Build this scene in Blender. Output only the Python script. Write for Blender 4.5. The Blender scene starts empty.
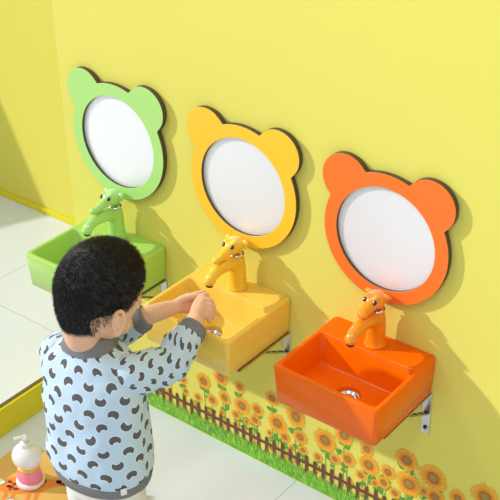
import bpy, bmesh, math, random
from mathutils import Vector, Matrix, Euler, noise
C = bpy.context.collection
PI = math.pi
R = math.radians
rnd = random.Random(7)

# ------------------------------------------------------------------ materials
def srgb(r, g, b):
    f = lambda c: (c/255/12.92) if c <= 10 else (((c/255)+0.055)/1.055)**2.4
    return (f(r), f(g), f(b), 1)

def mat(name, col, rough=0.5, metal=0.0, coat=0.0, bump=0.0, bscale=80, var=0.0, vscale=6, spec=0.5, sss=0.0):
    m = bpy.data.materials.new(name); m.use_nodes = True
    nt = m.node_tree; b = nt.nodes['Principled BSDF']
    b.inputs['Base Color'].default_value = col
    b.inputs['Roughness'].default_value = rough
    b.inputs['Metallic'].default_value = metal
    b.inputs['Coat Weight'].default_value = coat
    b.inputs['Coat Roughness'].default_value = 0.06
    b.inputs['Specular IOR Level'].default_value = spec
    if sss:
        b.inputs['Subsurface Weight'].default_value = sss
        b.inputs['Subsurface Radius'].default_value = (0.012, 0.005, 0.003)
        b.inputs['Subsurface Scale'].default_value = 0.5
    if bump or var:
        tc = nt.nodes.new('ShaderNodeTexCoord')
    if var:
        n = nt.nodes.new('ShaderNodeTexNoise'); n.inputs['Scale'].default_value = vscale; n.inputs['Detail'].default_value = 4
        nt.links.new(tc.outputs['Object'], n.inputs['Vector'])
        mx = nt.nodes.new('ShaderNodeMix'); mx.data_type = 'RGBA'
        mx.inputs[6].default_value = tuple(max(0, c*(1-var)) for c in col[:3])+(1,)
        mx.inputs[7].default_value = tuple(min(1, c*(1+var)) for c in col[:3])+(1,)
        nt.links.new(n.outputs['Fac'], mx.inputs[0]); nt.links.new(mx.outputs[2], b.inputs['Base Color'])
    if bump:
        n2 = nt.nodes.new('ShaderNodeTexNoise'); n2.inputs['Scale'].default_value = bscale; n2.inputs['Detail'].default_value = 3
        nt.links.new(tc.outputs['Object'], n2.inputs['Vector'])
        bp = nt.nodes.new('ShaderNodeBump'); bp.inputs['Strength'].default_value = bump; bp.inputs['Distance'].default_value = 0.002
        nt.links.new(n2.outputs['Fac'], bp.inputs['Height']); nt.links.new(bp.outputs['Normal'], b.inputs['Normal'])
    return m

M = {}
M['wall'] = mat('yellow wall paint', srgb(228, 220, 104), 0.75, bump=0.05, bscale=300, var=0.02, vscale=2.5, spec=0.25)
M['wall_far'] = mat('deep yellow wall paint', srgb(226, 217, 96), 0.75, bump=0.05, bscale=300, var=0.02, vscale=2.5, spec=0.25)
M['rail'] = mat('yellow rail paint', srgb(226, 214, 30), 0.5, var=0.03)
M['seam'] = mat('brown rail edge', srgb(110, 90, 50), 0.6, var=0.1)
M['orange'] = mat('orange glazed ceramic', srgb(246, 108, 4), 0.2, coat=0.12, var=0.02, spec=0.12)
M['yellow'] = mat('yellow glazed ceramic', srgb(244, 204, 84), 0.2, coat=0.3, var=0.02, spec=0.3)
M['green'] = mat('green glazed ceramic', srgb(172, 214, 100), 0.2, coat=0.3, var=0.02, spec=0.3)
M['f_orange'] = mat('orange glazed tap', srgb(250, 146, 26), 0.16, coat=0.6, var=0.02, spec=0.4)
M['f_yellow'] = mat('yellow glazed tap', srgb(250, 202, 52), 0.16, coat=0.6, var=0.02, spec=0.4)
M['f_green'] = mat('green glazed tap', srgb(176, 226, 124), 0.16, coat=0.6, var=0.02, spec=0.4)
M['m_orange'] = mat('orange mirror board', srgb(248, 118, 30), 0.5, var=0.02)
M['m_yellow'] = mat('yellow mirror board', srgb(252, 200, 40), 0.5, var=0.02)
M['m_green'] = mat('green mirror board', srgb(176, 226, 124), 0.5, var=0.02)
M['edge'] = mat('dark brown board edge', srgb(84, 70, 52), 0.7, var=0.15, vscale=60)
M['chrome'] = mat('polished chrome', (0.8, 0.8, 0.8, 1), 0.12, metal=1.0, bump=0.01)
M['steel'] = mat('brushed steel', srgb(205, 205, 205), 0.35, metal=1.0, bump=0.03, bscale=200)
M['darkmetal'] = mat('dark bolt', srgb(60, 58, 52), 0.4, metal=0.8, var=0.1)
M['hole'] = mat('painted drain shade', srgb(50, 38, 26), 0.6, var=0.1)  # dark colour stands in for the shade inside the drain hole
M['black'] = mat('gloss black', (0.008, 0.008, 0.008, 1), 0.1, coat=0.5, var=0.05)
M['white'] = mat('white gloss', (0.85, 0.85, 0.85, 1), 0.3, var=0.02)
M['red'] = mat('red dot', srgb(226, 50, 40), 0.3, var=0.03)
M['blue'] = mat('blue dot', srgb(50, 80, 190), 0.3, var=0.03)
M['amber'] = mat('amber dot', srgb(240, 170, 50), 0.3, var=0.03)
M['skin'] = mat('skin', srgb(232, 184, 152), 0.5, var=0.05, vscale=25, sss=0.15, bump=0.05, bscale=400)
M['hair'] = mat('black hair', (0.012, 0.010, 0.009, 1), 0.42, var=0.3, vscale=60, spec=0.45)
M['scalp'] = mat('black hair underlayer', (0.012, 0.010, 0.009, 1), 0.6, bump=0.6, bscale=500, var=0.2, vscale=80)
M['lip'] = mat('lips', srgb(205, 120, 110), 0.45, var=0.05)
M['rib'] = mat('grey marl ribbing', srgb(128, 128, 130), 0.85, var=0.35, vscale=420, bump=0.5, bscale=500, spec=0.2)
M['pants'] = mat('cream cotton', srgb(232, 229, 222), 0.85, var=0.03, bump=0.3, bscale=350, spec=0.2)
M['shoe'] = mat('white shoe leather', srgb(230, 230, 230), 0.5, var=0.03)
M['sole'] = mat('grey rubber sole', srgb(170, 170, 170), 0.7, var=0.05)
M['label'] = mat('white woven label', srgb(238, 238, 236), 0.7, var=0.03)
M['navy'] = mat('navy label stitching', srgb(45, 66, 110), 0.7, var=0.05)
M['pk'] = mat('pink plastic', srgb(246, 138, 174), 0.35, coat=0.3, var=0.03)
M['pw'] = mat('white plastic', srgb(240, 236, 240), 0.35, coat=0.3, var=0.02)
M['py'] = mat('yellow plastic', srgb(240, 206, 40), 0.35, coat=0.3, var=0.03)
M['mat_top'] = mat('amber play mat', srgb(228, 182, 100), 0.55, var=0.1, vscale=9)
M['giraffe'] = mat('printed orange', srgb(236, 140, 52), 0.55, var=0.05)
M['spot'] = mat('printed maroon', srgb(140, 40, 30), 0.55, var=0.1)
M['print_white'] = mat('printed white', srgb(236, 236, 230), 0.55, var=0.03)
M['print_grey'] = mat('printed grey', srgb(150, 150, 140), 0.55, var=0.05)
M['fence'] = mat('printed brown picket', srgb(108, 64, 42), 0.6, var=0.15, vscale=50)
M['g1'] = mat('printed grass green', srgb(112, 180, 44), 0.6, var=0.2, vscale=70)
M['g2'] = mat('printed light grass', srgb(150, 208, 66), 0.6, var=0.15, vscale=70)
M['g3'] = mat('printed dark grass', srgb(70, 138, 36), 0.6, var=0.15, vscale=70)
M['leafg'] = mat('printed leaf green', srgb(96, 158, 52), 0.6, var=0.2, vscale=60)
M['glow'] = mat('printed pale yellow halo', srgb(237, 225, 116), 0.7, var=0.05, vscale=20, spec=0.25)
M['pet1'] = mat('printed golden petal', srgb(242, 178, 36), 0.6, var=0.1, vscale=80)
M['pet2'] = mat('printed orange petal', srgb(228, 142, 30), 0.6, var=0.12, vscale=80)
M['seed'] = mat('printed brown seed ring', srgb(176, 102, 38), 0.6, var=0.2, vscale=120)
M['eyeg'] = mat('printed green flower eye', srgb(160, 138, 60), 0.6, var=0.15, vscale=150)

def mirror_mat():
    m = mat('silvered mirror glass', (0.95, 0.95, 0.97, 1), 0.40, metal=0.45, spec=0.7)
    nt = m.node_tree; b = nt.nodes['Principled BSDF']
    tc = nt.nodes.new('ShaderNodeTexCoord'); n = nt.nodes.new('ShaderNodeTexNoise'); n.inputs['Scale'].default_value = 3
    nt.links.new(tc.outputs['Object'], n.inputs['Vector'])
    mr = nt.nodes.new('ShaderNodeMapRange'); mr.inputs['To Min'].default_value = 0.42; mr.inputs['To Max'].default_value = 0.48
    nt.links.new(n.outputs['Fac'], mr.inputs['Value']); nt.links.new(mr.outputs[0], b.inputs['Roughness'])
    return m
M['mirror'] = mirror_mat()

class NG:
    """small helper for maths node chains"""
    def __init__(s, nt): s.nt = nt
    def m(s, op, a, b=None, c=None):
        n = s.nt.nodes.new('ShaderNodeMath'); n.operation = op
        for i, v in enumerate((a, b, c)):
            if v is None: continue
            if isinstance(v, (int, float)): n.inputs[i].default_value = v
            else: s.nt.links.new(v, n.inputs[i])
        return n.outputs[0]

def tile_mat():
    m = mat('white floor tile', srgb(226, 229, 232), 0.28, spec=0.4)
    nt = m.node_tree; b = nt.nodes['Principled BSDF']; g = NG(nt)
    tc = nt.nodes.new('ShaderNodeTexCoord'); sp = nt.nodes.new('ShaderNodeSeparateXYZ'); nt.links.new(tc.outputs['Object'], sp.inputs[0])
    def joint(o, off, size):
        t = g.m('FRACT', g.m('DIVIDE', g.m('SUBTRACT', o, off-size*20), size))
        d = g.m('MULTIPLY', g.m('MINIMUM', t, g.m('SUBTRACT', 1.0, t)), size)
        return g.m('LESS_THAN', d, 0.0018)
    j = g.m('MAXIMUM', joint(sp.outputs[0], -0.12, 1.405), joint(sp.outputs[1], 0.09, 0.70))
    n = nt.nodes.new('ShaderNodeTexNoise'); n.inputs['Scale'].default_value = 1.5; nt.links.new(tc.outputs['Object'], n.inputs['Vector'])
    mx0 = nt.nodes.new('ShaderNodeMix'); mx0.data_type = 'RGBA'; mx0.inputs[6].default_value = srgb(221, 228, 238); mx0.inputs[7].default_value = srgb(227, 233, 241)
    nt.links.new(n.outputs['Fac'], mx0.inputs[0])
    mx = nt.nodes.new('ShaderNodeMix'); mx.data_type = 'RGBA'; mx.inputs[7].default_value = srgb(196, 199, 204)
    nt.links.new(j, mx.inputs[0]); nt.links.new(mx0.outputs[2], mx.inputs[6]); nt.links.new(mx.outputs[2], b.inputs['Base Color'])
    return m
M['tile'] = tile_mat()

def shirt_mat():
    m = mat('pale blue jersey with grey crescent print', srgb(196, 222, 240), 0.85, spec=0.2)
    nt = m.node_tree; b = nt.nodes['Principled BSDF']; g = NG(nt)
    uv = nt.nodes.new('ShaderNodeUVMap'); uv.uv_map = 'UVMap'
    sp = nt.nodes.new('ShaderNodeSeparateXYZ'); nt.links.new(uv.outputs[0], sp.inputs[0])
    CW, CH = 0.054, 0.0315
    v = g.m('DIVIDE', sp.outputs[1], CH); row = g.m('FLOOR', v)
    u = g.m('ADD', g.m('DIVIDE', sp.outputs[0], CW), g.m('ADD', g.m('MULTIPLY', g.m('MODULO', g.m('ADD', row, 100.0), 2.0), 0.5), 50.0))
    col = g.m('FLOOR', u)
    px = g.m('MULTIPLY', g.m('SUBTRACT', g.m('SUBTRACT', u, col), 0.5), CW)
    py = g.m('MULTIPLY', g.m('SUBTRACT', g.m('SUBTRACT', v, row), 0.5), CH)
    cb = nt.nodes.new('ShaderNodeCombineXYZ'); nt.links.new(col, cb.inputs[0]); nt.links.new(row, cb.inputs[1])
    wn = nt.nodes.new('ShaderNodeTexWhiteNoise'); wn.noise_dimensions = '2D'; nt.links.new(cb.outputs[0], wn.inputs['Vector'])
    sc = nt.nodes.new('ShaderNodeSeparateColor'); nt.links.new(wn.outputs['Color'], sc.inputs[0])
    ang = g.m('ADD', g.m('MULTIPLY', g.m('SUBTRACT', sc.outputs[0], 0.5), 1.1), g.m('MULTIPLY', g.m('GREATER_THAN', sc.outputs[1], 0.45), PI))
    ca, sa = g.m('COSINE', ang), g.m('SINE', ang)
    qx = g.m('ADD', g.m('MULTIPLY', px, ca), g.m('MULTIPLY', py, sa))
    qy = g.m('SUBTRACT', g.m('MULTIPLY', py, ca), g.m('MULTIPLY', px, sa))
    def disc(cx, cy, rx, ry):
        a = g.m('DIVIDE', g.m('SUBTRACT', qx, cx), rx); c = g.m('DIVIDE', g.m('SUBTRACT', qy, cy), ry)
        return g.m('LESS_THAN', g.m('ADD', g.m('MULTIPLY', a, a), g.m('MULTIPLY', c, c)), 1.0)
    body = disc(0, 0, 0.0132, 0.0112)
    bite = disc(0, 0.0118, 0.0086, 0.0082)
    mask = g.m('MULTIPLY', body, g.m('SUBTRACT', 1.0, bite))
    halo = g.m('MULTIPLY', disc(0, 0, 0.0150, 0.0129), g.m('SUBTRACT', 1.0, disc(0, 0.0120, 0.0068, 0.0064)))
    tn = nt.nodes.new('ShaderNodeTexNoise'); tn.inputs['Scale'].default_value = 900; nt.links.new(uv.outputs[0], tn.inputs['Vector'])
    ink = nt.nodes.new('ShaderNodeMix'); ink.data_type = 'RGBA'; ink.inputs[6].default_value = srgb(62, 62, 66); ink.inputs[7].default_value = srgb(122, 122, 124)
    nt.links.new(tn.outputs['Fac'], ink.inputs[0])
    m1 = nt.nodes.new('ShaderNodeMix'); m1.data_type = 'RGBA'; m1.inputs[6].default_value = srgb(196, 219, 240); m1.inputs[7].default_value = srgb(224, 236, 246)
    nt.links.new(halo, m1.inputs[0])
    m2 = nt.nodes.new('ShaderNodeMix'); m2.data_type = 'RGBA'
    nt.links.new(mask, m2.inputs[0]); nt.links.new(m1.outputs[2], m2.inputs[6]); nt.links.new(ink.outputs[2], m2.inputs[7])
    nt.links.new(m2.outputs[2], b.inputs['Base Color'])
    bp = nt.nodes.new('ShaderNodeBump'); bp.inputs['Strength'].default_value = 0.25; bp.inputs['Distance'].default_value = 0.001
    nt.links.new(tn.outputs['Fac'], bp.inputs['Height']); nt.links.new(bp.outputs['Normal'], b.inputs['Normal'])
    return m
M['shirt'] = shirt_mat()

# ------------------------------------------------------------------ mesh helpers
def obj(name, bm, mats, parent=None, smooth=True, loc=None):
    if isinstance(bm, bmesh.types.BMesh):
        bmesh.ops.recalc_face_normals(bm, faces=bm.faces)
        me = bpy.data.meshes.new(name); bm.to_mesh(me); bm.free()
    else:
        me = bm; me.name = name
    for mm in (mats if isinstance(mats, (list, tuple)) else [mats]):
        me.materials.append(mm)
    for p in me.polygons: p.use_smooth = smooth
    o = bpy.data.objects.new(name, me); C.objects.link(o)
    if parent: o.parent = parent
    if loc is not None: o.location = loc
    return o

def sharp(o, deg=40):
    me = o.data
    bm = bmesh.new(); bm.from_mesh(me)
    for e in bm.edges:
        if len(e.link_faces) == 2 and e.calc_face_angle(0) > R(deg): e.smooth = False
    bm.to_mesh(me); bm.free()
    return o

def tag(o, label, cat, group=None):
    o['label'] = label; o['category'] = cat
    if group: o['group'] = group
    return o

def thing(name, label, cat, loc, group=None):
    o = bpy.data.objects.new(name, None); C.objects.link(o); o.location = loc; o.empty_display_size = 0.05
    return tag(o, label, cat, group)

def struct(name, bm, m, **k):
    o = obj(name, bm, m, smooth=False, **k); o['kind'] = 'structure'; return o

def add_box(bm, lo, hi, bevel=0.0, seg=2):
    r = bmesh.ops.create_cube(bm, size=1.0)
    vs = r['verts']
    for v in vs:
        v.co = Vector([lo[i] + (v.co[i]+0.5)*(hi[i]-lo[i]) for i in range(3)])
    if bevel:
        es = {e for v in vs for e in v.link_edges}
        bmesh.ops.bevel(bm, geom=list(es), offset=bevel, segments=seg, profile=0.5, affect='EDGES')
    return bm

def box(lo, hi, bevel=0.0, seg=2):
    return add_box(bmesh.new(), lo, hi, bevel, seg)

def loft(bm, rings, cap0=True, cap1=True, uv=None):
    """rings: list of lists of Vectors, same count, closed loops"""
    vr = [[bm.verts.new(p) for p in ring] for ring in rings]
    n = len(rings[0]); fs = []
    lay = bm.loops.layers.uv.new('UVMap') if uv else None
    for i in range(len(vr)-1):
        for k in range(n):
            k2 = (k+1) % n
            f = bm.faces.new((vr[i][k], vr[i][k2], vr[i+1][k2], vr[i+1][k])); fs.append(f)
            if uv:
                for l, (a, c) in zip(f.loops, ((i, k), (i, k+1), (i+1, k+1), (i+1, k))):
                    l[lay].uv = uv(a, c)
    if cap0: bm.faces.new(list(reversed(vr[0])))
    if cap1: bm.faces.new(vr[-1])
    return vr

def frame(d):
    d = d.normalized(); a = Vector((0, 0, 1)) if abs(d.z) < 0.9 else Vector((0, 1, 0))
    x = d.cross(a).normalized(); y = x.cross(d).normalized()
    return x, y

def chain(bm, pts, radii, seg=14, dens=4):
    """rounded tapering limb through points (Catmull-Rom), closed with domes"""
    P = [Vector(p) for p in pts]; rings = []; cs = []; rs = []
    for i in range(len(P)-1):
        p0 = P[max(i-1, 0)]; p1 = P[i]; p2 = P[i+1]; p3 = P[min(i+2, len(P)-1)]
        for s in range(dens):
            t = s/dens
            cs.append(0.5*((2*p1)+(p2-p0)*t+(2*p0-5*p1+4*p2-p3)*t*t+(3*p1-p0-3*p2+p3)*t**3))
            rs.append(radii[i]*(1-t)+radii[i+1]*t)
    cs.append(P[-1]); rs.append(radii[-1])
    ax, ay = frame(cs[1]-cs[0])
    def ring(c, r, d):
        nonlocal ax, ay
        d = d.normalized(); ax2 = (ax-d*ax.dot(d)).normalized(); ay2 = d.cross(ax2)
        ax, ay = ax2, ay2
        return [c+(ax*math.cos(2*PI*k/seg)+ay*math.sin(2*PI*k/seg))*r for k in range(seg)]
    d0 = (cs[1]-cs[0]).normalized()
    for a in (80, 55, 28): rings.append(ring(cs[0]-d0*rs[0]*math.sin(R(a)), rs[0]*math.cos(R(a)), d0))
    for i in range(len(cs)):
        d = cs[min(i+1, len(cs)-1)]-cs[max(i-1, 0)]
        rings.append(ring(cs[i], rs[i], d))
    d1 = (cs[-1]-cs[-2]).normalized()
    for a in (28, 55, 80): rings.append(ring(cs[-1]+d1*rs[-1]*math.sin(R(a)), rs[-1]*math.cos(R(a)), d1))
    loft(bm, rings)
    return bm

def ell(bm, c, rad, rot=None, u=24, v=16):
    r = bmesh.ops.create_uvsphere(bm, u_segments=u, v_segments=v, radius=1.0)
    m = Matrix.Translation(Vector(c)) @ (rot.to_matrix().to_4x4() if rot else Matrix()) @ Matrix.Diagonal(Vector(rad).to_4d())
    bmesh.ops.transform(bm, matrix=m, verts=r['verts'])
    return bm

def lathe(bm, prof, seg=32, c=(0, 0, 0)):
    c = Vector(c)
    rings = [[c+Vector((r*math.cos(2*PI*k/seg), r*math.sin(2*PI*k/seg), z)) for k in range(seg)] for r, z in prof]
    loft(bm, rings); return bm

def remesh(bm, voxel, it=4, fac=0.5):
    """fuse overlapping closed shapes into one continuous surface"""
    bmesh.ops.recalc_face_normals(bm, faces=bm.faces)
    me = bpy.data.meshes.new('tmp'); bm.to_mesh(me); bm.free()
    o = bpy.data.objects.new('tmp', me); C.objects.link(o)
    md = o.modifiers.new('r', 'REMESH'); md.mode = 'VOXEL'; md.voxel_size = voxel
    sm = o.modifiers.new('s', 'SMOOTH'); sm.factor = fac; sm.iterations = it
    dg = bpy.context.evaluated_depsgraph_get(); dg.update()
    out = bpy.data.meshes.new_from_object(o.evaluated_get(dg))
    bpy.data.objects.remove(o); bpy.data.meshes.remove(me)
    return out

def rrect(x0, x1, y0, y1, r, z, k=10):
    pts = []
    for cx, cy, a0 in ((x1-r, y1-r, 0), (x0+r, y1-r, 90), (x0+r, y0+r, 180), (x1-r, y0+r, 270)):
        for i in range(k):
            a = R(a0+90*i/(k-1)); pts.append(Vector((cx+r*math.cos(a), cy+r*math.sin(a), z)))
    return pts

def copy_tree(o, parent=None):
    c = o.copy(); C.objects.link(c)
    if parent: c.parent = parent
    for ch in list(o.children): copy_tree(ch, c)
    return c

# ------------------------------------------------------------------ measurements (metres)
RIM = 0.5703                     # height of the sink rims
SX = {'green': -0.6755, 'yellow': -0.2718, 'orange': 0.1235}
SIZE = {'green': (0.274, 0.2435, 0.100), 'yellow': (0.268, 0.2425, 0.1015), 'orange': (0.272, 0.2445, 0.103)}   # width, depth, height
H = 0.1
XC = -0.879                      # left end of the front wall
YB = 0.622                       # wall of the recess behind it

# ------------------------------------------------------------------ setting
struct('floor', box((-6, -6, -0.05), (6, 2.0, 0)), M['tile'])
struct('wall_back', box((XC, 0, 0), (3.5, 0.06, 2.4)), M['wall'])
struct('wall_far', box((-4.0, YB, 0), (XC+0.8, YB+0.06, 2.4)), M['wall_far'])
struct('baseboard_far', box((-4.0, YB-0.012, 0), (XC+0.8, YB, 0.022), 0.002), M['rail'])
bm = bmesh.new()                 # added unseen panel, outline shaped to cast the shadow in the recess
pl = [(-2.6, 0.62, 0.0), (-2.6, 0.62, 2.2), (-2.6, 0.60, 1.74), (-2.6, 0.27, 0.79), (-2.6, 0.176, 0.487), (-2.6, 0.03, 0.45), (-2.6, -0.12, 0.50), (-2.6, -0.3, 0.4), (-2.6, -0.3, 0.0)]
pl = [(-2.6, 0.62, 2.2), (-2.6, 0.60, 1.72), (-2.6, 0.27, 0.788), (-2.6, 0.176, 0.50), (-2.6, 0.03, 0.452), (-2.6, -0.10, 0.43), (-2.6, -0.10, 0.0), (-2.6, 0.62, 0.0)]
loft(bm, [[Vector(p) for p in pl], [Vector(p)+Vector((-0.05, 0, 0)) for p in pl]])
struct('shadow_panel_left', bm, M['wall_far'])
struct('trim_1', box((XC-0.018, -1.6, 0), (XC, 0.0, 0.088), 0.0015), M['rail'])
struct('trim_2', box((XC-0.021, -1.6, 0.088), (XC-0.008, 0.0, 0.0893), 0.0004), M['seam'])

# ------------------------------------------------------------------ sinks
def make_sink(name, key, label):
    t = thing(name, label, 'sink', (SX[key], 0, RIM), 'wall-hung bear sinks')
    W, D, H = SIZE[key]; hw = W/2; tp = 0.005; bm = bmesh.new(); rings = []
    def outer(ins, z, r=0.010): return rrect(-hw+ins, hw-ins, -D+ins, -0.0005, r, z)
    rings += [outer(tp+0.010, -H), outer(tp+0.004, -H+0.0015), outer(tp, -H+0.006)]
    rings += [outer(0.0002, -0.007), outer(0.0008, -0.003), outer(0.0025, -0.0008), outer(0.0055, 0)]
    X0, X1, Y0, Y1 = -hw+0.013, hw-0.013, -D+0.013, -0.074
    def inner(i, z, r=0.012, b=0.0): return rrect(X0+i, X1-i, Y0+i, Y1-i-b, r, z)
    rings += [inner(-0.003, 0), inner(-0.0008, -0.0008), inner(0.001, -0.004)]
    rings += [inner(0.012, -0.060, 0.014, 0.004), inner(0.014, -0.067, 0.014, 0.004), inner(0.020, -0.072, 0.014, 0.004)]
    dc = Vector((0.001, -0.146, 0))
    def circ(r, z, n=40):
        # follow the same angular order as the rounded rectangles
        out = []
        for q in range(4):
            for i in range(10):
                a = R(q*90+90*(i+0.5)/10); out.append(dc+Vector((r*math.cos(a), r*math.sin(a), z)))
        return out
    rings += [circ(0.034, -0.0745), circ(0.0295, -0.0752), circ(0.0275, -0.078), circ(0.0270, -0.094)]
    loft(bm, rings)
    basin = sharp(obj('basin', bm, M[key], t), 50)
    # chrome waste
    bm = bmesh.new()
    n = 32
    def cr(r, z): return [dc+Vector((r*math.cos(2*PI*k/n), r*math.sin(2*PI*k/n), z)) for k in range(n)]
    loft(bm, [cr(0.0268, -0.0935), cr(0.0268, -0.086), cr(0.0255, -0.0845), cr(0.0225, -0.087), cr(0.019, -0.0915), cr(0.015, -0.0925)])
    dr = obj('drain', bm, M['chrome'], t)
    bm = bmesh.new(); lathe(bm, [(0.001, -0.0838), (0.009, -0.0842), (0.0135, -0.086), (0.0135, -0.0885), (0.002, -0.0925)], 28, dc)
    obj('drain_plug', bm, M['chrome'], dr)
    bm = bmesh.new(); lathe(bm, [(0.001, -0.0925), (0.015, -0.0925), (0.015, -0.0932), (0.001, -0.0932)], 28, dc)
    obj('waste_hole', bm, M['hole'], dr)
    return t

make_sink('wall_sink', 'green', 'green square wall-hung sink beyond the boy\'s head')
make_sink('wall_sink', 'yellow', 'yellow square wall-hung sink the boy is washing his hands in')
make_sink('wall_sink', 'orange', 'glossy orange square wall-hung sink standing free at the right')

# ------------------------------------------------------------------ brackets
def make_bracket():
    t = bpy.data.objects.new('sink_bracket', None); C.objects.link(t); t.empty_display_size = 0.05
    bm = bmesh.new(); add_box(bm, (-0.0105, -0.004, -0.222), (0.0105, 0.0004, -H-0.004), 0.0012)
    p = obj('wall_plate', bm, M['steel'], t, smooth=False)
    bm = bmesh.new()
    add_box(bm, (-0.009, -0.20, -H-0.0075), (0.009, -0.004, -H-0.0038), 0.0012)
    obj('arm', bm, M['steel'], t, smooth=False)
    bm = bmesh.new()                     # slanting strut, slotted
    d = Vector((0, -0.105, 0.058)); L = d.length
    add_box(bm, (-0.008, -L, -0.0015), (0.008, 0, 0.0015), 0.0008)
    bmesh.ops.rotate(bm, verts=bm.verts, cent=(0, 0, 0), matrix=Matrix.Rotation(-math.atan2(0.058, 0.105), 3, 'X'))
    bmesh.ops.translate(bm, verts=bm.verts, vec=(0, -0.004, -0.163))
    s = obj('strut', bm, M['steel'], t, smooth=False)
    bm = bmesh.new()
    for f in (0.25, 0.5, 0.75):
        b2 = bmesh.new(); add_box(b2, (-0.0035, -L*f-0.009, 0.0014), (0.0035, -L*f+0.009, 0.0021))
        bmesh.ops.rotate(b2, verts=b2.verts, cent=(0, 0, 0), matrix=Matrix.Rotation(-math.atan2(0.058, 0.105), 3, 'X'))
        bmesh.ops.translate(b2, verts=b2.verts, vec=(0, -0.004, -0.163))
        me = bpy.data.meshes.new('x'); b2.to_mesh(me); b2.free(); bm.from_mesh(me); bpy.data.meshes.remove(me)
    obj('slot', bm, M['darkmetal'], s, smooth=False)
    for z in (-0.163, -0.203):
        bm = bmesh.new(); n = 6
        rg = lambda r, y: [Vector((r*math.cos(2*PI*k/n), y, z+r*math.sin(2*PI*k/n))) for k in range(n)]
        loft(bm, [rg(0.0052, -0.0035), rg(0.0052, -0.0065), rg(0.0040, -0.0078)])
        obj('bolt', bm, M['darkmetal'], p, smooth=False)
    return t
br = make_bracket()
BL = {'green': 'steel bracket under the wall end of the green sink', 'yellow': 'steel wall bracket under the right end of the yellow sink',
      'orange': 'long steel wall bracket with bolt under the orange sink'}
for i, key in enumerate(('green', 'yellow', 'orange')):
    b = br if i == 0 else copy_tree(br)
    b.location = (SX[key]+0.122, 0, RIM); tag(b, BL[key], 'bracket', 'sink support brackets')

# ------------------------------------------------------------------ animal taps
def make_tap(key, label, dot, nose):
    t = thing('animal_tap', label, 'tap', (SX[key], 0, RIM), 'animal-shaped taps')
    m = M['f_'+key]
    bm = bmesh.new()
    lathe(bm, [(0.020, -0.0005), (0.0265, 0.0), (0.0272, 0.003), (0.0242, 0.010), (0.0222, 0.026), (0.0220, 0.048), (0.0210, 0.068), (0.0182, 0.084), (0.012, 0.093), (0.003, 0.096)], 32, (0, -0.040, 0))
    chain(bm, [(0, -0.042, 0.066), (0, -0.072, 0.080), (0, -0.104, 0.083), (0, -0.131, 0.077), (0, -0.142, 0.070)], [0.020, 0.0180, 0.0155, 0.0142, 0.0135], 16, 5)
    ell(bm, (0, -0.142, 0.068), (0.0150, 0.0140, 0.0135))
    me = remesh(bm, 0.0022, 6)
    bpy_body = obj('tap_body', me, m, t)
    bm = bmesh.new()
    ell(bm, (0, -0.144, 0.0548), (0.0095, 0.0085, 0.0022)); obj('aerator', bm, M['darkmetal'], bpy_body)
    bm = bmesh.new()
    lathe(bm, [(0.012, 0.0875), (0.0178, 0.088), (0.0184, 0.0905), (0.0178, 0.093), (0.012, 0.0935)], 32, (0, -0.040, 0.002))
    obj('collar', bm, M['chrome'], t)
    # head = lever
    bm = bmesh.new()
    ell(bm, (0, -0.050, 0.124), (0.0275, 0.030, 0.0235))
    ell(bm, (0, -0.043, 0.106), (0.0185, 0.0185, 0.012))
    if nose == 'long':
        chain(bm, [(0, -0.060, 0.121), (0, -0.088, 0.114), (0, -0.112, 0.108), (0, -0.121, 0.109)], [0.018, 0.0135, 0.0110, 0.0118], 16, 5)
    else:
        chain(bm, [(0, -0.058, 0.121), (0, -0.084, 0.114), (0, -0.102, 0.109)], [0.019, 0.0150, 0.0125], 16, 5)
        ell(bm, (0, -0.104, 0.109), (0.0155, 0.011, 0.0115))
    for s in (-1, 1):                    # brow bumps
        ell(bm, (0.012*s, -0.064, 0.138), (0.009, 0.010, 0.008))
    hd = obj('tap_head', remesh(bm, 0.002, 6), m, t)
    for s in (-1, 1):
        bm = bmesh.new()
        if nose == 'long':
            ell(bm, (0.0265*s, -0.040, 0.127), (0.0125, 0.0075, 0.0145), Euler((R(-12), R(38*s), R(-8*s))), 20, 14)
        else:
            chain(bm, [(0.018*s, -0.044, 0.130), (0.028*s, -0.040, 0.134), (0.036*s, -0.037, 0.135)], [0.0120, 0.0090, 0.0035], 12, 4)
            for v in bm.verts: v.co.y = -0.042+(v.co.y+0.042)*0.6
        obj('ear', bm, m, hd)
    for s in (-1, 1):
        bm = bmesh.new(); ell(bm, (0.0145*s, -0.0745, 0.1325), (0.0050, 0.0034, 0.0066), Euler((R(-25), 0, R(14*s))))
        e = obj('eye', bm, M['black'], hd)
        bm = bmesh.new(); ell(bm, (0.0137*s, -0.0778, 0.1352), (0.0014, 0.0010, 0.0016)); obj('eye_glint', bm, M['white'], e)
    bm = bmesh.new(); ell(bm, (0.008, -0.0612, 0.0955), (0.0034, 0.0020, 0.0022), Euler((0, 0, R(20)))); obj('temperature_dot', bm, M[dot], hd)
    hd.location = (0, -0.002, 0.0175); hd.scale = (0.88, 0.94, 0.85)
    return t
make_tap('green', 'pale green elephant-shaped tap on the green sink', 'amber', 'long')
make_tap('yellow', 'yellow long-snouted animal tap on the yellow sink', 'red', 'long')
make_tap('orange', 'orange animal-headed tap with broad snout on the orange sink', 'blue', 'short')

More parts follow.
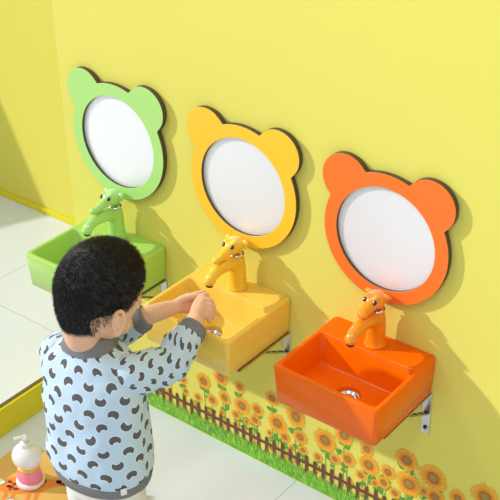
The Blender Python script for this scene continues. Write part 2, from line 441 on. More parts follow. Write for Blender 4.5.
# ------------------------------------------------------------------ bear mirrors
def make_mirror(key, label, dx, dz):
    t = thing('bear_mirror', label, 'mirror', (SX[key]+dx, 0, RIM+0.2575+dz), 'bear-shaped mirrors')
    ears = [(-0.104, 0.115, 0.059), (0.104, 0.115, 0.059)]; R0 = 0.1555; n = 256
    def rad(a):
        r = R0; d = Vector((math.cos(a), math.sin(a)))
        for ex, ez, er in ears:
            b = d.x*ex+d.y*ez; c = ex*ex+ez*ez-er*er; q = b*b-c
            if b > 0 and q > 0: r = max(r, b+math.sqrt(q))
        return r
    out = lambda y, k=0: [Vector(((rad(2*PI*i/n)-k)*math.cos(2*PI*i/n), y, (rad(2*PI*i/n)-k)*math.sin(2*PI*i/n))) for i in range(n)]
    inn = lambda y, k=0: [Vector(((0.1235-k)*math.cos(2*PI*i/n), y, (0.1235-k)*math.sin(2*PI*i/n))) for i in range(n)]
    YF, YK = -0.0165, -0.003
    bm = bmesh.new()
    loft(bm, [inn(YK), inn(YF+0.0006), inn(YF, -0.0006), out(YF, 0.0006), out(YF+0.0006), out(YK), inn(YK)], False, False)
    bmesh.ops.remove_doubles(bm, verts=bm.verts, dist=1e-5)
    bm.faces.ensure_lookup_table()
    o = obj('frame', bm, [M['m_'+key], M['edge']], t, smooth=False)
    for p in o.data.polygons:
        p.material_index = 0 if p.normal.y < -0.5 and abs(p.center.y-YF) < 0.001 else 1
    bm = bmesh.new(); loft(bm, [inn(-0.0085, -0.006), inn(-0.0045, -0.006)]); obj('glass', bm, M['mirror'], t, smooth=False)
    bm = bmesh.new(); loft(bm, [inn(-0.0029, 0.01), inn(-0.0004, 0.01)]); obj('mounting_pad', bm, M['edge'], t, smooth=False)
    return t
make_mirror('green', 'light green bear-head mirror above the green sink', 0.003, 0.0065)
make_mirror('yellow', 'yellow bear-head mirror above the yellow sink', 0.001, 0.003)
make_mirror('orange', 'orange bear-head mirror above the orange sink', -0.0055, -0.003)

# ------------------------------------------------------------------ sunflower wall sticker
st = thing('wall_sticker', 'sunflower and picket fence sticker along the foot of the yellow wall', 'sticker', (0, 0, 0))
st.scale = (1, 0.5, 1)
def tri(bm, a, b, c, y, mi=0):
    f = bm.faces.new([bm.verts.new((p[0], y, p[1])) for p in (a, b, c)]); f.material_index = mi
def poly(bm, pts, y, mi=0):
    f = bm.faces.new([bm.verts.new((p[0], y, p[1])) for p in pts]); f.material_index = mi
def flat(name, bm, mats, parent):
    """thin printed vinyl: faces all turned to the room"""
    me = bpy.data.meshes.new(name); bm.to_mesh(me); bm.free()
    o = bpy.data.objects.new(name, me); C.objects.link(o); o.parent = parent
    for mm in mats: me.materials.append(mm)
    return o
FL = [(-0.432, 0.185, 0.0239), (-0.371, 0.223, 0.0224), (-0.306, 0.222, 0.0179), (-0.508, 0.157, 0.0149), (-0.359, 0.163, 0.0194), (-0.3, 0.164, 0.0254), (-0.403, 0.134, 0.0179), (-0.455, 0.119, 0.0134), (-0.321, 0.124, 0.0149), (-0.5, 0.119, 0.0119), (-0.248, 0.176, 0.0194), (-0.256, 0.137, 0.0173), (-0.284, 0.118, 0.0107), (-0.37, 0.108, 0.0107), (-0.182, 0.164, 0.0284), (-0.199, 0.237, 0.0209), (-0.123, 0.213, 0.0284), (-0.109, 0.154, 0.0209), (-0.158, 0.129, 0.0164), (-0.032, 0.183, 0.0313), (-0.1, 0.115, 0.0134), (-0.053, 0.117, 0.0134), (-0.207, 0.118, 0.0104), (-0.135, 0.104, 0.0096), (0.024, 0.228, 0.0269), (0.038, 0.158, 0.0209), (0.091, 0.217, 0.0179), (0.099, 0.171, 0.0269), (0.154, 0.178, 0.0194), (0.203, 0.242, 0.0284), (0.213, 0.172, 0.0328), (0.276, 0.226, 0.0343), (0.144, 0.139, 0.0179), (0.078, 0.127, 0.0149), (-0.001, 0.138, 0.0149), (0.285, 0.171, 0.0239), (0.343, 0.201, 0.0209), (0.41, 0.242, 0.0328), (0.255, 0.173, 0.0119), (0.177, 0.123, 0.0149), (0.119, 0.123, 0.0119), (-0.565, 0.078, 0.0149), (-0.597, 0.102, 0.0179), (-0.548, 0.163, 0.0149)]
FL = [(x, z, r*1.2) for x, z, r in FL]+[(-0.66+0.05*i+rnd.uniform(-0.012, 0.012), rnd.uniform(0.064, 0.094), rnd.uniform(0.011, 0.016)) for i in range(24)]
bm = bmesh.new()                         # stalks and leaves
for fx, fz, fr in FL:
    dx = rnd.uniform(-0.012, 0.012); w = 0.0012
    poly(bm, [(fx+dx-w, 0.06), (fx+dx+w, 0.06), (fx+w, fz), (fx-w, fz)], -0.0009-rnd.random()*0.0001)
    for k in range(5):
        s = rnd.choice((-1, 1)); z0 = fz-fr*rnd.uniform(0.8, 2.0)
        if z0 < 0.06: continue
        l = fr*rnd.uniform(0.5, 0.9); a = R(rnd.uniform(5, 45)); d = Vector((s*math.cos(a), math.sin(a))); nn = Vector((-d.y, d.x))
        b = Vector((fx+dx*0.5, z0))
        pts = [b+d*(l*t)+nn*(l*0.36*math.sin(PI*t)*q) for t, q in ((0, 0), (0.25, 1), (0.5, 1.1), (0.8, 0.9), (1.0, 0), (0.7, -0.9), (0.4, -1.1), (0.2, -0.8))]
        poly(bm, [tuple(q) for q in pts], -0.0010-rnd.random()*0.0001)
flat('foliage', bm, [M['leafg']], st)
for i, (fx, fz, fr) in enumerate(FL):
    bm = bmesh.new(); y0 = -0.0013-0.00002*i
    n = 17 if fr > 0.016 else 13
    ph = rnd.random()*6
    for layer, (r1, wd, mi, yy) in enumerate(((1.0, 0.22, 0, 0), (0.92, 0.20, 0, -0.00001), (0.74, 0.16, 1, -0.00002))):
        for k in range(n):
            a = ph+2*PI*(k+0.5*layer)/n; rr = fr*r1*rnd.uniform(0.9, 1.1)
            d = Vector((math.cos(a), math.sin(a))); q = Vector((-d.y, d.x)); c = Vector((fx, fz))
            pts = [c+d*fr*0.10, c+d*rr*0.6-q*fr*wd*0.6, c+d*rr*0.82-q*fr*wd*0.38, c+d*rr, c+d*rr*0.82+q*fr*wd*0.38, c+d*rr*0.6+q*fr*wd*0.6]
            poly(bm, [tuple(p) for p in pts], y0+yy, mi)
    for r1, mi, yy in ((0.50, 1, -0.00003), (0.40, 2, -0.00004), (0.24, 3, -0.00005)):
        poly(bm, [(fx+fr*r1*math.cos(2*PI*k/18)*(1+0.08*(k % 2)), fz+fr*r1*math.sin(2*PI*k/18)*(1+0.08*(k % 2))) for k in range(18)], y0+yy-0.00001, mi)
    bmesh.ops.reverse_faces(bm, faces=[f for f in bm.faces if f.normal.y > 0])
    flat('sunflower', bm, [M['pet1'], M['pet2'], M['seed'], M['eyeg']], st)
bm = bmesh.new()
x = -0.69; YP = -0.0034
while x < 0.55:
    w = 0.0050; h = 0.102+rnd.uniform(-0.004, 0.004); l = rnd.uniform(-0.0012, 0.0012)
    poly(bm, [(x-w, 0.045), (x+w, 0.045), (x+w+l, h-0.007), (x+l+0.003, h), (x+l-0.003, h), (x-w+l, h-0.007)], YP)
    x += 0.0262
poly(bm, [(-0.70, 0.073), (0.55, 0.073), (0.55, 0.083), (-0.70, 0.083)], YP+0.0001)
flat('picket_fence', bm, [M['fence']], st)
bm = bmesh.new(); YG = -0.0037
poly(bm, [(-0.70, 0.004), (0.55, 0.004), (0.55, 0.040), (-0.70, 0.040)], YG)
for k in range(2600):
    x = rnd.uniform(-0.70, 0.55); z = rnd.uniform(0.004, 0.047); h = rnd.uniform(0.012, 0.024); w = rnd.uniform(0.001, 0.0022); l = rnd.uniform(-0.006, 0.006)
    tri(bm, (x-w, z), (x+w, z), (x+l, z+h), YG-0.00002-0.0003*(1-z/0.05)-k*1e-8, rnd.choice((0, 0, 1, 1, 2)))
g = flat('grass', bm, [M['g1'], M['g2'], M['g3']], st)

# ------------------------------------------------------------------ play mat and soap bottle
pm = thing('play_mat', 'amber floor mat printed with a giraffe beside the boy', 'mat', (-0.81, -0.326, 0))
pts = [(0, 0), (0, -0.75), (0.62, -0.75), (0.62, 0)]
bm = bmesh.new(); add_box(bm, (0, -0.75, 0.0005), (0.30, 0, 0.006), 0.002); obj('pad', bm, M['mat_top'], pm, smooth=False)
bm = bmesh.new(); Z = 0.0064
def zpoly(bm, pts, z, mi=0):
    f = bm.faces.new([bm.verts.new((p[0], p[1], z)) for p in pts]); f.material_index = mi
    if f.normal.z < 0: f.normal_flip()
def blob(bm, c, rx, ry, ang, z, mi, n=14, jit=0.12):
    ca, sa = math.cos(ang), math.sin(ang); pts = []
    for k in range(n):
        a = 2*PI*k/n; j = 1+rnd.uniform(-jit, jit); u, v = rx*math.cos(a)*j, ry*math.sin(a)*j
        pts.append((c[0]+u*ca-v*sa, c[1]+u*sa+v*ca))
    zpoly(bm, pts, z, mi)
# giraffe lying across the mat: body, neck, head, legs and spots
GA = R(38)
def gp(u, v): u *= 0.82; v *= 0.82; return (0.135+u*math.cos(GA)-v*math.sin(GA), -0.125+u*math.sin(GA)+v*math.cos(GA))
blob(bm, gp(0, 0), 0.075, 0.034, GA, Z, 0, 20, 0.03)
zpoly(bm, [gp(0.05, -0.02), gp(0.15, 0.0), gp(0.15, 0.022), gp(0.04, 0.028)], Z+0.0001, 0)
blob(bm, gp(0.165, 0.012), 0.028, 0.016, GA, Z+0.0002, 0, 16, 0.03)
for u in (-0.055, -0.03, 0.02, 0.045):
    zpoly(bm, [gp(u-0.007, -0.02), gp(u+0.007, -0.02), gp(u+0.004, -0.085), gp(u-0.006, -0.085)], Z+0.0001, 0)
for k in range(26):
    u = rnd.uniform(-0.065, 0.15); v = rnd.uniform(-0.022, 0.022)
    if u > 0.05: v = v*0.4+0.008
    blob(bm, gp(u, v), rnd.uniform(0.004, 0.009), rnd.uniform(0.003, 0.006), rnd.uniform(0, 3), Z+0.0004, 1, 8, 0.3)
flat('giraffe_print', bm, [M['giraffe'], M['spot']], pm)
for c, rx, ry, an in (((0.055, -0.17), 0.034, 0.015, 0.6), ((0.165, -0.19), 0.028, 0.013, 0.3), ((0.10, -0.26), 0.03, 0.012, 0.9)):
    bm = bmesh.new()
    blob(bm, c, rx+0.003, ry+0.003, an, Z+0.0006, 1, 22, 0.12); blob(bm, c, rx, ry, an, Z+0.0008, 0, 22, 0.12)
    flat('cloud_print', bm, [M['print_white'], M['print_grey']], pm)

bt = thing('soap_bottle', 'pink and white pump soap bottle standing on the amber mat', 'bottle', (-0.671, -0.434, 0.0065))
bm = bmesh.new()
lathe(bm, [(0.010, 0), (0.040, 0.0), (0.045, 0.004), (0.045, 0.012), (0.042, 0.017), (0.020, 0.018)], 40); obj('bottle_base', bm, M['pw'], bt)
bm = bmesh.new()
lathe(bm, [(0.030, 0.0155), (0.0425, 0.016), (0.0435, 0.022), (0.041, 0.040), (0.035, 0.058), (0.028, 0.066)], 40)
for v in bm.verts: v.co.y *= 0.85
obj('bottle_body', bm, M['pk'], bt)
bm = bmesh.new()
lathe(bm, [(0.025, 0.056), (0.0345, 0.0585), (0.036, 0.0625), (0.034, 0.067), (0.025, 0.069)], 40); obj('shoulder_ring', bm, M['py'], bt)
bm = bmesh.new()
ell(bm, (0, 0, 0.097), (0.050, 0.045, 0.039), None, 40, 24); obj('bottle_top', bm, M['pw'], bt)
bm = bmesh.new()
lathe(bm, [(0.010, 0.128), (0.0165, 0.130), (0.0165, 0.145), (0.013, 0.148), (0.006, 0.149), (0.006, 0.157), (0.011, 0.158), (0.011, 0.166), (0.004, 0.168)], 28)
chain(bm, [(0, 0, 0.163), (-0.008, -0.010, 0.166), (-0.018, -0.024, 0.164)], [0.0055, 0.005, 0.0042], 12, 4)
bmesh.ops.rotate(bm, verts=bm.verts, cent=(0, 0, 0.14), matrix=Matrix.Rotation(R(6), 3, 'Y'))
obj('pump', bm, M['pw'], bt)
bt.scale = (0.84, 0.84, 0.93)
# ------------------------------------------------------------------ boy
BASE = Vector((-0.32, -0.49, 0))
TB = Matrix.Translation(-BASE)
def bobj(name, b, mats, parent=None, **k):
    if isinstance(b, bmesh.types.BMesh): bmesh.ops.transform(b, matrix=TB, verts=b.verts)
    else: b.transform(TB)
    return obj(name, b, mats, parent, **k)

HC = Vector((-0.329, -0.441, 0.717))                 # head centre between the ears
HROT = Matrix.Rotation(R(-10), 4, 'Z') @ Matrix.Rotation(R(-22), 4, 'X')
HM = Matrix.Translation(HC) @ HROT
hp = lambda x, y, z: HM @ Vector((x, y, z))
def hell(bm, c, rad, rot=(0, 0, 0), u=24, v=16):
    r = bmesh.ops.create_uvsphere(bm, u_segments=u, v_segments=v, radius=1.0)
    m = HM @ Matrix.Translation(Vector(c)) @ Euler([R(a) for a in rot]).to_matrix().to_4x4() @ Matrix.Diagonal(Vector(rad).to_4d())
    bmesh.ops.transform(bm, matrix=m, verts=r['verts'])
SK = (0.0825, 0.0955, 0.108)                           # skull half sizes
SKC = Vector((0, -0.006, 0.028))

# joints
Lsh, Rsh = Vector((-0.432, -0.478, 0.567)), Vector((-0.248, -0.452, 0.572))
Lel, Lwr = Vector((-0.405, -0.385, 0.545)), Vector((-0.305, -0.236, 0.600))
Rel, Rwr = Vector((-0.210, -0.362, 0.556)), Vector((-0.232, -0.246, 0.603))
Lcf, Rcf = Vector((-0.331, -0.313, 0.602)), Vector((-0.213, -0.272, 0.600))

bm = bmesh.new()
hell(bm, SKC, SK, u=40, v=28)
hell(bm, (0, 0.022, -0.030), (0.058, 0.056, 0.060), u=32, v=22)        # face
hell(bm, (0, 0.044, -0.070), (0.027, 0.026, 0.022))                     # chin
for s in (-1, 1):
    hell(bm, (0.033*s, 0.046, -0.038), (0.026, 0.025, 0.027))           # cheeks
    hell(bm, (0.0840*s, -0.012, -0.012), (0.006, 0.0115, 0.023), (12, 0, -14*s))   # ears
    pts = []
    for k in range(10):                                                 # rim of the ear
        a = R(-60+24*k); pts.append(hp((0.087+0.007*abs(math.sin(a*0.5+0.4)))*s, -0.013-0.0145*math.cos(a+1.9), -0.011+0.027*math.sin(a+1.9)))
    chain(bm, pts, [0.0042]*10, 10, 3)
    hell(bm, (0.085*s, -0.008, -0.036), (0.005, 0.006, 0.008))           # lobe
    hell(bm, (0.030*s, 0.076, 0.013), (0.020, 0.010, 0.007))            # brow
hell(bm, (0, 0.087, -0.020), (0.0115, 0.013, 0.010)); hell(bm, (0, 0.081, -0.008), (0.007, 0.010, 0.018))
for s in (-1, 1): hell(bm, (0.009*s, 0.081, -0.023), (0.0065, 0.008, 0.006))
hell(bm, (0, 0.066, -0.048), (0.020, 0.012, 0.010))                     # mouth mound
nb = Vector((-0.340, -0.468, 0.595))
chain(bm, [nb-Vector((0, 0, 0.05)), nb, hp(0, -0.030, -0.060), hp(0, -0.018, -0.01)], [0.044, 0.041, 0.042, 0.050], 24, 4)
# trunk under the clothes
hip = Vector((-0.315, -0.490, 0.37))
chain(bm, [hip, Vector((-0.322, -0.488, 0.44)), Vector((-0.335, -0.472, 0.53))], [0.074, 0.070, 0.062], 24, 4)
chain(bm, [Lsh, (Lsh+Rsh)/2, Rsh], [0.034, 0.045, 0.034], 18, 4)
chain(bm, [Lsh, Lel, Lcf, Lwr], [0.032, 0.027, 0.0235, 0.0185], 18, 4)
chain(bm, [Rsh, Rel, Rcf, Rwr], [0.032, 0.027, 0.0225, 0.0185], 18, 4)
for s in (-1, 1):                                                       # legs
    h = hip+Vector((0.045*s, 0, -0.02))
    chain(bm, [h, Vector((BASE.x+0.052*s, -0.482, 0.20)), Vector((BASE.x+0.055*s, -0.498, 0.045))], [0.056, 0.040, 0.027], 18, 5)
    chain(bm, [Vector((BASE.x+0.055*s, -0.505, 0.03)), Vector((BASE.x+0.058*s, -0.44, 0.022))], [0.024, 0.02], 14, 4)
# right hand, palm folded over the left
V = Vector
Rk = [V((-0.2460, -0.1978, 0.625)), V((-0.2370, -0.2071, 0.619)), V((-0.2310, -0.2164, 0.611)), V((-0.2280, -0.2276, 0.603))]
Rt = [V((-0.2250, -0.1850, 0.605)), V((-0.2160, -0.1930, 0.598)), V((-0.2120, -0.2040, 0.592)), V((-0.2130, -0.2160, 0.587))]
for k, (a, b) in enumerate(zip(Rk, Rt)):
    chain(bm, [Rwr, (Rwr+a)/2+V((0, 0, 0.002)), a], [0.0135, 0.0115, 0.0095], 12, 4)
    mid = a.lerp(b, 0.45)+V((0.004, 0.004, 0.0070))
    chain(bm, [a, mid, b], [0.0074, 0.0064, 0.0054-0.0005*(k == 3)], 12, 5)
chain(bm, [Rwr+V((-0.006, 0.006, 0.004)), V((-0.2490, -0.2160, 0.620)), V((-0.2530, -0.1930, 0.627)), V((-0.2500, -0.1790, 0.627))], [0.0125, 0.0105, 0.0085, 0.0065], 12, 5)
# left hand, palm up underneath
Lk = [V((-0.2958, -0.1936, 0.612)), V((-0.2900, -0.1930, 0.603)), V((-0.2860, -0.1965, 0.594)), V((-0.2850, -0.2040, 0.586))]
Lt = [V((-0.2760, -0.1600, 0.615)), V((-0.2650, -0.1600, 0.606)), V((-0.2580, -0.1660, 0.597)), V((-0.2580, -0.1780, 0.588))]
for k, (a, b) in enumerate(zip(Lk, Lt)):
    chain(bm, [Lwr, (Lwr+a)/2, a], [0.0135, 0.0120, 0.0095], 12, 4)
    mid = a.lerp(b, 0.5)+V((-0.003, 0.004, -0.002))
    chain(bm, [a, mid, b], [0.0074, 0.0064, 0.0054-0.0005*(k == 3)], 12, 5)
chain(bm, [Lwr+V((0.004, 0.006, 0.006)), V((-0.2960, -0.2140, 0.614)), V((-0.2800, -0.1960, 0.620)), V((-0.2690, -0.1860, 0.621))], [0.0125, 0.0105, 0.0085, 0.0065], 12, 5)
body = bobj('person', remesh(bm, 0.0020, 3), M['skin'])
body.location = BASE
tag(body, 'small boy seen from behind, leaning over the yellow sink to wash his hands', 'person')

# face parts
for s in (-1, 1):
    bm = bmesh.new(); hell(bm, (0.030*s, 0.0765, 0.000), (0.0130, 0.0085, 0.0070)); e = bobj('eye', bm, M['white'], body)
    bm = bmesh.new(); hell(bm, (0.029*s, 0.0838, -0.001), (0.0062, 0.0032, 0.0062)); bobj('iris', bm, M['black'], e)
    bm = bmesh.new()
    chain(bm, [hp((0.014+0.0085*k)*s, 0.0890-0.0028*k*k, 0.0190+0.003*math.sin(k*0.9)) for k in range(4)], [0.0018, 0.0024, 0.0022, 0.0012], 8, 3)
    bobj('eyebrow', bm, M['hair'], body)
bm = bmesh.new()
hell(bm, (0, 0.0755, -0.0455), (0.0145, 0.0050, 0.0032)); hell(bm, (0, 0.0750, -0.0508), (0.0120, 0.0050, 0.0034)); bobj('mouth', bm, M['lip'], body)

# hair: cap that follows the skull down to a hairline, and short strands
def hairline(th):
    """lowest hair elevation for azimuth th (0 = face, pi = back), degrees"""
    a = abs(math.degrees(th))
    pts = [(0, 27), (35, 25), (55, 16), (70, 3), (82, -14), (90, -8), (95, -6), (101, -34), (110, -54), (135, -65), (160, -68), (180, -70)]
    for (a0, v0), (a1, v1) in zip(pts, pts[1:]):
        if a <= a1: return v0+(v1-v0)*(a-a0)/(a1-a0)
    return pts[-1][1]
def skull(th, ph, k=0.0):
    """point of the head above azimuth / elevation, pushed out by k"""
    d = Vector((math.sin(th)*math.cos(ph), math.cos(th)*math.cos(ph), math.sin(ph)))
    back = max(0, -d.y); low = max(0, -d.z)
    r = Vector((SK[0]+k, SK[1]+k, SK[2]+k))
    p = SKC+Vector((d.x*r.x*(1-0.30*low), d.y*r.y*(1-0.12*low*back), d.z*r.z*(1+0.20*back*min(1, 2*low))))
    return p, d
bm = bmesh.new(); NT, NP = 72, 26; grid = []
for i in range(NP+1):
    row = []
    for j in range(NT):
        th = -PI+2*PI*j/NT; lo = R(hairline(th)); ph = PI/2-(PI/2-lo)*i/NP
        k = 0.0055*min(1, (NP-i)/4+0.12)
        p, d = skull(th, ph, k); row.append(HM @ p)
    grid.append(row)
inner = []
for j in range(NT):
    th = -PI+2*PI*j/NT; p, d = skull(th, R(hairline(th)), -0.010); inner.append(HM @ p)
loft(bm, grid+[inner])
cap = bobj('hair', bm, M['scalp'], body)
bm = bmesh.new(); rs = random.Random(3)
CR = Vector((-0.022, -0.62, 0.78)).normalized()       # whorl on the crown
cnt = 0
while cnt < 15000:
    th = rs.uniform(-PI, PI); z = rs.uniform(-0.95, 1); ph = math.asin(z)
    lo = R(hairline(th))
    if ph < lo-R(1): continue
    p, d = skull(th, ph, 0.0035)
    edge = min(1, (ph-lo)/R(28))
    t = (d-CR); t = t-d*t.dot(d)
    if t.length > 1e-4: t.normalize()
    sw = d.cross(t)
    frontness = max(0, d.y)
    L = (0.006+0.0075*edge)*(1+0.55*frontness*max(0, d.z+0.2))*rs.uniform(0.7, 1.2)
    lift = 0.26+0.20*rs.random()+0.22*frontness
    dirv = (t*(1-lift)+d*lift+sw*rs.uniform(-0.05, 0.30)+Vector((rs.gauss(0, .1), rs.gauss(0, .1), rs.gauss(0, .1)))).normalized()
    w = sw*0.00065 if sw.length > 1e-4 else Vector((0.00065, 0, 0))
    a = HM @ (p-w-d*0.001); b = HM @ (p+w-d*0.001); c2 = HM @ (p+d*0.0009); q = HM @ (p+dirv*L)
    va, vb, vc, vq = (bm.verts.new(x) for x in (a, b, c2, q))
    bm.faces.new((va, vb, vq)); bm.faces.new((vb, vc, vq)); bm.faces.new((vc, va, vq))
    cnt += 1
st_ = bobj('hair_strands', bm, M['hair'], cap); st_['kind'] = 'stuff'

# sweatshirt
def wrinkle(p, n, amp, f):
    return p+n*(amp*noise.noise(p*f)+amp*0.5*noise.noise(p*f*2.3+Vector((5, 1, 2))))
prof = [  # centre x, y, z, half width, half depth
    (-0.316, -0.492, 0.295, 0.118, 0.088), (-0.316, -0.492, 0.311, 0.127, 0.094), (-0.317, -0.492, 0.339, 0.128, 0.096), (-0.319, -0.490, 0.389, 0.125, 0.094),
    (-0.323, -0.486, 0.444, 0.122, 0.091), (-0.328, -0.481, 0.494, 0.122, 0.088), (-0.333, -0.476, 0.533, 0.121, 0.084), (-0.337, -0.472, 0.563, 0.116, 0.078),
    (-0.339, -0.469, 0.588, 0.101, 0.070), (-0.341, -0.467, 0.606, 0.080, 0.062), (-0.342, -0.466, 0.620, 0.058, 0.054), (-0.342, -0.465, 0.628, 0.050, 0.050)]
YAW = R(7)
def interp(t):
    t *= len(prof)-1; i = min(int(t), len(prof)-2); f = t-i
    g = lambda k: prof[max(0, min(len(prof)-1, k))]
    out = []
    for c in range(5):
        p0, p1, p2, p3 = g(i-1)[c], g(i)[c], g(i+1)[c], g(i+2)[c]
        out.append(0.5*(2*p1+(p2-p0)*f+(2*p0-5*p1+4*p2-p3)*f*f+(3*p1-p0-3*p2+p3)*f**3))
    return out
NS, NA = 70, 96; rings = []; lens = [0.0]
for i in range(NS+1):
    x, y, z, a, b = interp(i/NS); ring = []
    for k in range(NA):
        th = 2*PI*k/NA; c, s = math.cos(th), math.sin(th); e = 0.86
        lx = a*math.copysign(abs(c)**e, c); ly = b*math.copysign(abs(s)**e, s)
        p = V((x+lx*math.cos(YAW)-ly*math.sin(YAW), y+lx*math.sin(YAW)+ly*math.cos(YAW), z-0.035*(ly/b if b else 0)*0.3*(1-i/NS)+0.10*lx*(1-i/NS)*0.5))
        n = V((c*math.cos(YAW)-s*math.sin(YAW), c*math.sin(YAW)+s*math.cos(YAW), 0))
        am = 0.0055*min(1, (NS-i)/10)
        p = wrinkle(p, n, am, V((14, 14, 22)).x)
        p += n*(0.0042*math.sin(p.z*95+p.x*30+2*noise.noise(p*9))*max(0, noise.noise(p*7+V((3, 3, 3)))+0.2))*min(1, (NS-i)/10)
        ring.append(p)
    rings.append(ring)
    if i: lens.append(lens[-1]+(rings[i][NA*3//4]-rings[i-1][NA*3//4]).length)
bm = bmesh.new()
arc = [0.0]
for k in range(NA): arc.append(arc[-1]+(rings[NS//3][(k+1) % NA]-rings[NS//3][k]).length)
loft(bm, rings, uv=lambda i, k: (0.98*arc[k], 1.0*lens[i]))
shirt = bobj('sweatshirt', bm, M['shirt'], body)

def tube(pts, radii, seg=40, dens=12, amp=0.003, flat_=1.0, f=24, u0=0.0, taper=1.0):
    P = [V(p) for p in pts]; cs = []; rs_ = []
    for i in range(len(P)-1):
        p0, p1, p2, p3 = P[max(i-1, 0)], P[i], P[i+1], P[min(i+2, len(P)-1)]
        for s in range(dens):
            t = s/dens
            cs.append(0.5*((2*p1)+(p2-p0)*t+(2*p0-5*p1+4*p2-p3)*t*t+(3*p1-p0-3*p2+p3)*t**3)); rs_.append(radii[i]*(1-t)+radii[i+1]*t)
    cs.append(P[-1]); rs_.append(radii[-1])
    rings = []; ax, ay = frame(cs[1]-cs[0]); ls = [[0.0]*(seg+1)]
    for i, c in enumerate(cs):
        d = (cs[min(i+1, len(cs)-1)]-cs[max(i-1, 0)]).normalized(); ax = (ax-d*ax.dot(d)).normalized(); ay = d.cross(ax)
        ring = []
        for k in range(seg):
            n = ax*math.cos(2*PI*k/seg)+ay*math.sin(2*PI*k/seg)
            p = wrinkle(c+n*rs_[i], n, amp, f)
            p += n*amp*0.7*math.sin((i/len(cs))*42+3*noise.noise(p*12))*max(0, 0.35+noise.noise(p*8+V((1, 7, 2))))
            ring.append(p)
        rings.append(ring)
        if i: ls.append([ls[-1][k % seg]+(ring[k % seg]-rings[i-1][k % seg]).length for k in range(seg+1)])
    rm = sum(radii)/len(radii)
    bm = bmesh.new(); loft(bm, rings, uv=lambda i, k: (u0+1.4*2*PI*rm*k/seg, 0.3+1.35*ls[i][k]))
    return bm
for (a, b, c, u0) in ((Lsh, Lel, Lcf, 0.4), (Rsh, Rel, Rcf, 0.7)):
    d0 = (b-a).normalized()
    inn_ = a+(V((-0.338, -0.47, 0.542))-a)*0.55+V((0, 0, -0.010))
    cuff0 = c+(b-c).normalized()*0.016
    bm = tube([inn_, a+V((0, 0, -0.012)), (a+b)/2+V((0, 0, -0.006)), b, (b+c)/2, cuff0], [0.040, 0.047, 0.047, 0.045, 0.041, 0.034], amp=0.0035, u0=u0)
    bobj('sleeve', bm, M['shirt'], shirt)
    e = (c-b).normalized()
    bm = tube([cuff0-e*0.008, cuff0, c+e*0.004, c+e*0.010], [0.0335, 0.0345, 0.0325, 0.0285], amp=0.0004, dens=5)
    bobj('cuff', bm, M['rib'], shirt)
# neckband and hem
def band(zs, grow, name, m=M['rib']):
    rr_ = []
    for z_t, gr in zs:
        x, y, z, a, b = z_t; ring = []
        for k in range(NA):
            th = 2*PI*k/NA; c, s = math.cos(th), math.sin(th)
            lx, ly = (a+gr)*math.copysign(abs(c)**0.9, c), (b+gr)*math.copysign(abs(s)**0.9, s)
            ring.append(V((x+lx*math.cos(YAW)-ly*math.sin(YAW), y+lx*math.sin(YAW)+ly*math.cos(YAW), z+grow(lx, ly))))
        rr_.append(ring)
    bm = bmesh.new(); loft(bm, rr_, False, False)
    vs = list(bm.verts)
    return bobj(name, bm, m, shirt)
nk = lambda lx, ly: -0.010*(ly/0.05)*0.6
band([((-0.342, -0.466, 0.608, 0.061, 0.056), 0.004), ((-0.342, -0.465, 0.620, 0.0555, 0.053), 0.0055), ((-0.342, -0.463, 0.634, 0.0490, 0.0485), 0.0045), ((-0.341, -0.461, 0.646, 0.0460, 0.0455), 0.0025), ((-0.341, -0.461, 0.646, 0.044, 0.0435), -0.001), ((-0.342, -0.463, 0.625, 0.044, 0.0435), -0.002)], nk, 'collar')
hm = lambda lx, ly: -0.0105*(ly/0.084)+0.05*lx
band([((-0.316, -0.492, 0.303, 0.121, 0.090), 0.001), ((-0.316, -0.492, 0.297, 0.119, 0.089), 0.003), ((-0.315, -0.492, 0.279, 0.113, 0.085), 0.004), ((-0.315, -0.492, 0.266, 0.109, 0.082), 0.002), ((-0.315, -0.492, 0.266, 0.107, 0.080), -0.002), ((-0.315, -0.492, 0.283, 0.107, 0.080), -0.004)], hm, 'hem_band')
lb = box((-0.007, -0.0008, -0.009), (0.007, 0.0008, 0.009), 0.0005)
bmesh.ops.rotate(lb, verts=lb.verts, cent=(0, 0, 0), matrix=Matrix.Rotation(R(62), 3, 'Z')); bmesh.ops.translate(lb, verts=lb.verts, vec=(-0.200, -0.541, 0.315))
lo_ = bobj('side_label', lb, M['label'], shirt, smooth=False); lo_['label'] = 'small white woven label'

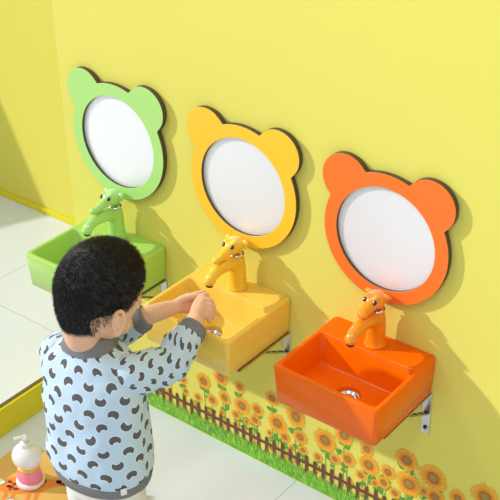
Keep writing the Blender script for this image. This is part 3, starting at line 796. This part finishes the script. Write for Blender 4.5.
# trousers and shoes
bm = bmesh.new()
chain(bm, [(-0.312, -0.492, 0.40), (-0.312, -0.493, 0.34), (-0.312, -0.493, 0.275)], [0.072, 0.077, 0.079], 28, 5)
for v in bm.verts: v.co.x = -0.314+(v.co.x+0.312)*1.40
for s in (-1, 1):
    chain(bm, [(-0.312+0.048*s, -0.493, 0.30), (BASE.x+0.054*s, -0.487, 0.20), (BASE.x+0.056*s, -0.498, 0.075)], [0.060, 0.055, 0.046], 24, 6)
me = remesh(bm, 0.004, 4)
for v in me.vertices: v.co = wrinkle(v.co, v.normal, 0.003, 20)
bobj('trousers', me, M['pants'], body)
for s in (-1, 1):
    bm = bmesh.new(); x = BASE.x+0.056*s
    chain(bm, [(x, -0.515, 0.036), (x, -0.48, 0.034), (x+0.004*s, -0.43, 0.028)], [0.032, 0.033, 0.026], 18, 5)
    ell(bm, (x, -0.505, 0.055), (0.030, 0.034, 0.026))
    me = remesh(bm, 0.003, 4)
    for v in me.vertices: v.co.z = max(v.co.z, 0.008)
    sh = bobj('shoe', me, M['shoe'], body)
    bm = bmesh.new()
    def so(g, z): return [V((x+0.002*s+(0.033+g)*math.cos(2*PI*k/32)*(0.9+0.1*math.sin(2*PI*k/32)), -0.470+(0.076+g)*math.sin(2*PI*k/32), z)) for k in range(32)]
    loft(bm, [so(-0.002, 0.0008), so(0.001, 0.003), so(0.001, 0.010), so(-0.003, 0.012)]); bobj('sole', bm, M['sole'], sh)

# ------------------------------------------------------------------ light, sky, camera
SD = Vector((1.9, 1.0, -1.06)).normalized()
sun = bpy.data.lights.new('Sun', 'SUN'); sun.energy = 3.7; sun.angle = R(1.2); sun.color = (1.0, 0.985, 0.97)
so_ = bpy.data.objects.new('Sun', sun); C.objects.link(so_); so_.location = (-4, -2.5, 3); so_.rotation_euler = SD.to_track_quat('-Z', 'Y').to_euler()
w = bpy.data.worlds.new('World'); bpy.context.scene.world = w; w.use_nodes = True
bg = w.node_tree.nodes['Background']; bg.inputs['Color'].default_value = (0.90, 0.955, 1.0, 1); bg.inputs['Strength'].default_value = 0.78

for nm, lc, sz, en in (('Added highlight light', (0.9, -1.7, 3.3), 0.5, 20), ('Added highlight light', (-1.3, -1.9, 3.3), 0.5, 16)):  # area lights added to put crisp highlights on the glaze
    al = bpy.data.lights.new(nm, 'AREA'); al.shape = 'SQUARE'; al.size = sz; al.energy = en; al.color = (1.0, 0.98, 0.96)
    ao = bpy.data.objects.new(nm, al); C.objects.link(ao); ao.location = lc
    ao.rotation_euler = (Vector((-0.2, -0.3, 0.4))-Vector(lc)).to_track_quat('-Z', 'Y').to_euler()

cd = bpy.data.cameras.new('Camera'); cam = bpy.data.objects.new('Camera', cd); C.objects.link(cam)
F = Vector((-0.5371146615789372, 0.6717281307607206, -0.5101854159633065)); U = Vector((-0.3047730799872563, 0.4094302794675889, 0.8599303553022032)); RT = F.cross(U)
cam.matrix_world = Matrix(((RT.x, U.x, -F.x, 1.1847), (RT.y, U.y, -F.y, -1.8108), (RT.z, U.z, -F.z, 2.0327), (0, 0, 0, 1)))
cd.sensor_width = 36; cd.lens = 1118.2034/500*36; cd.clip_start = 0.05
sc = bpy.context.scene; sc.camera = cam
vs = sc.view_settings; vs.view_transform = 'Standard'; vs.look = 'None'; vs.exposure = -0.41; vs.gamma = 1.0; vs.use_curve_mapping = False
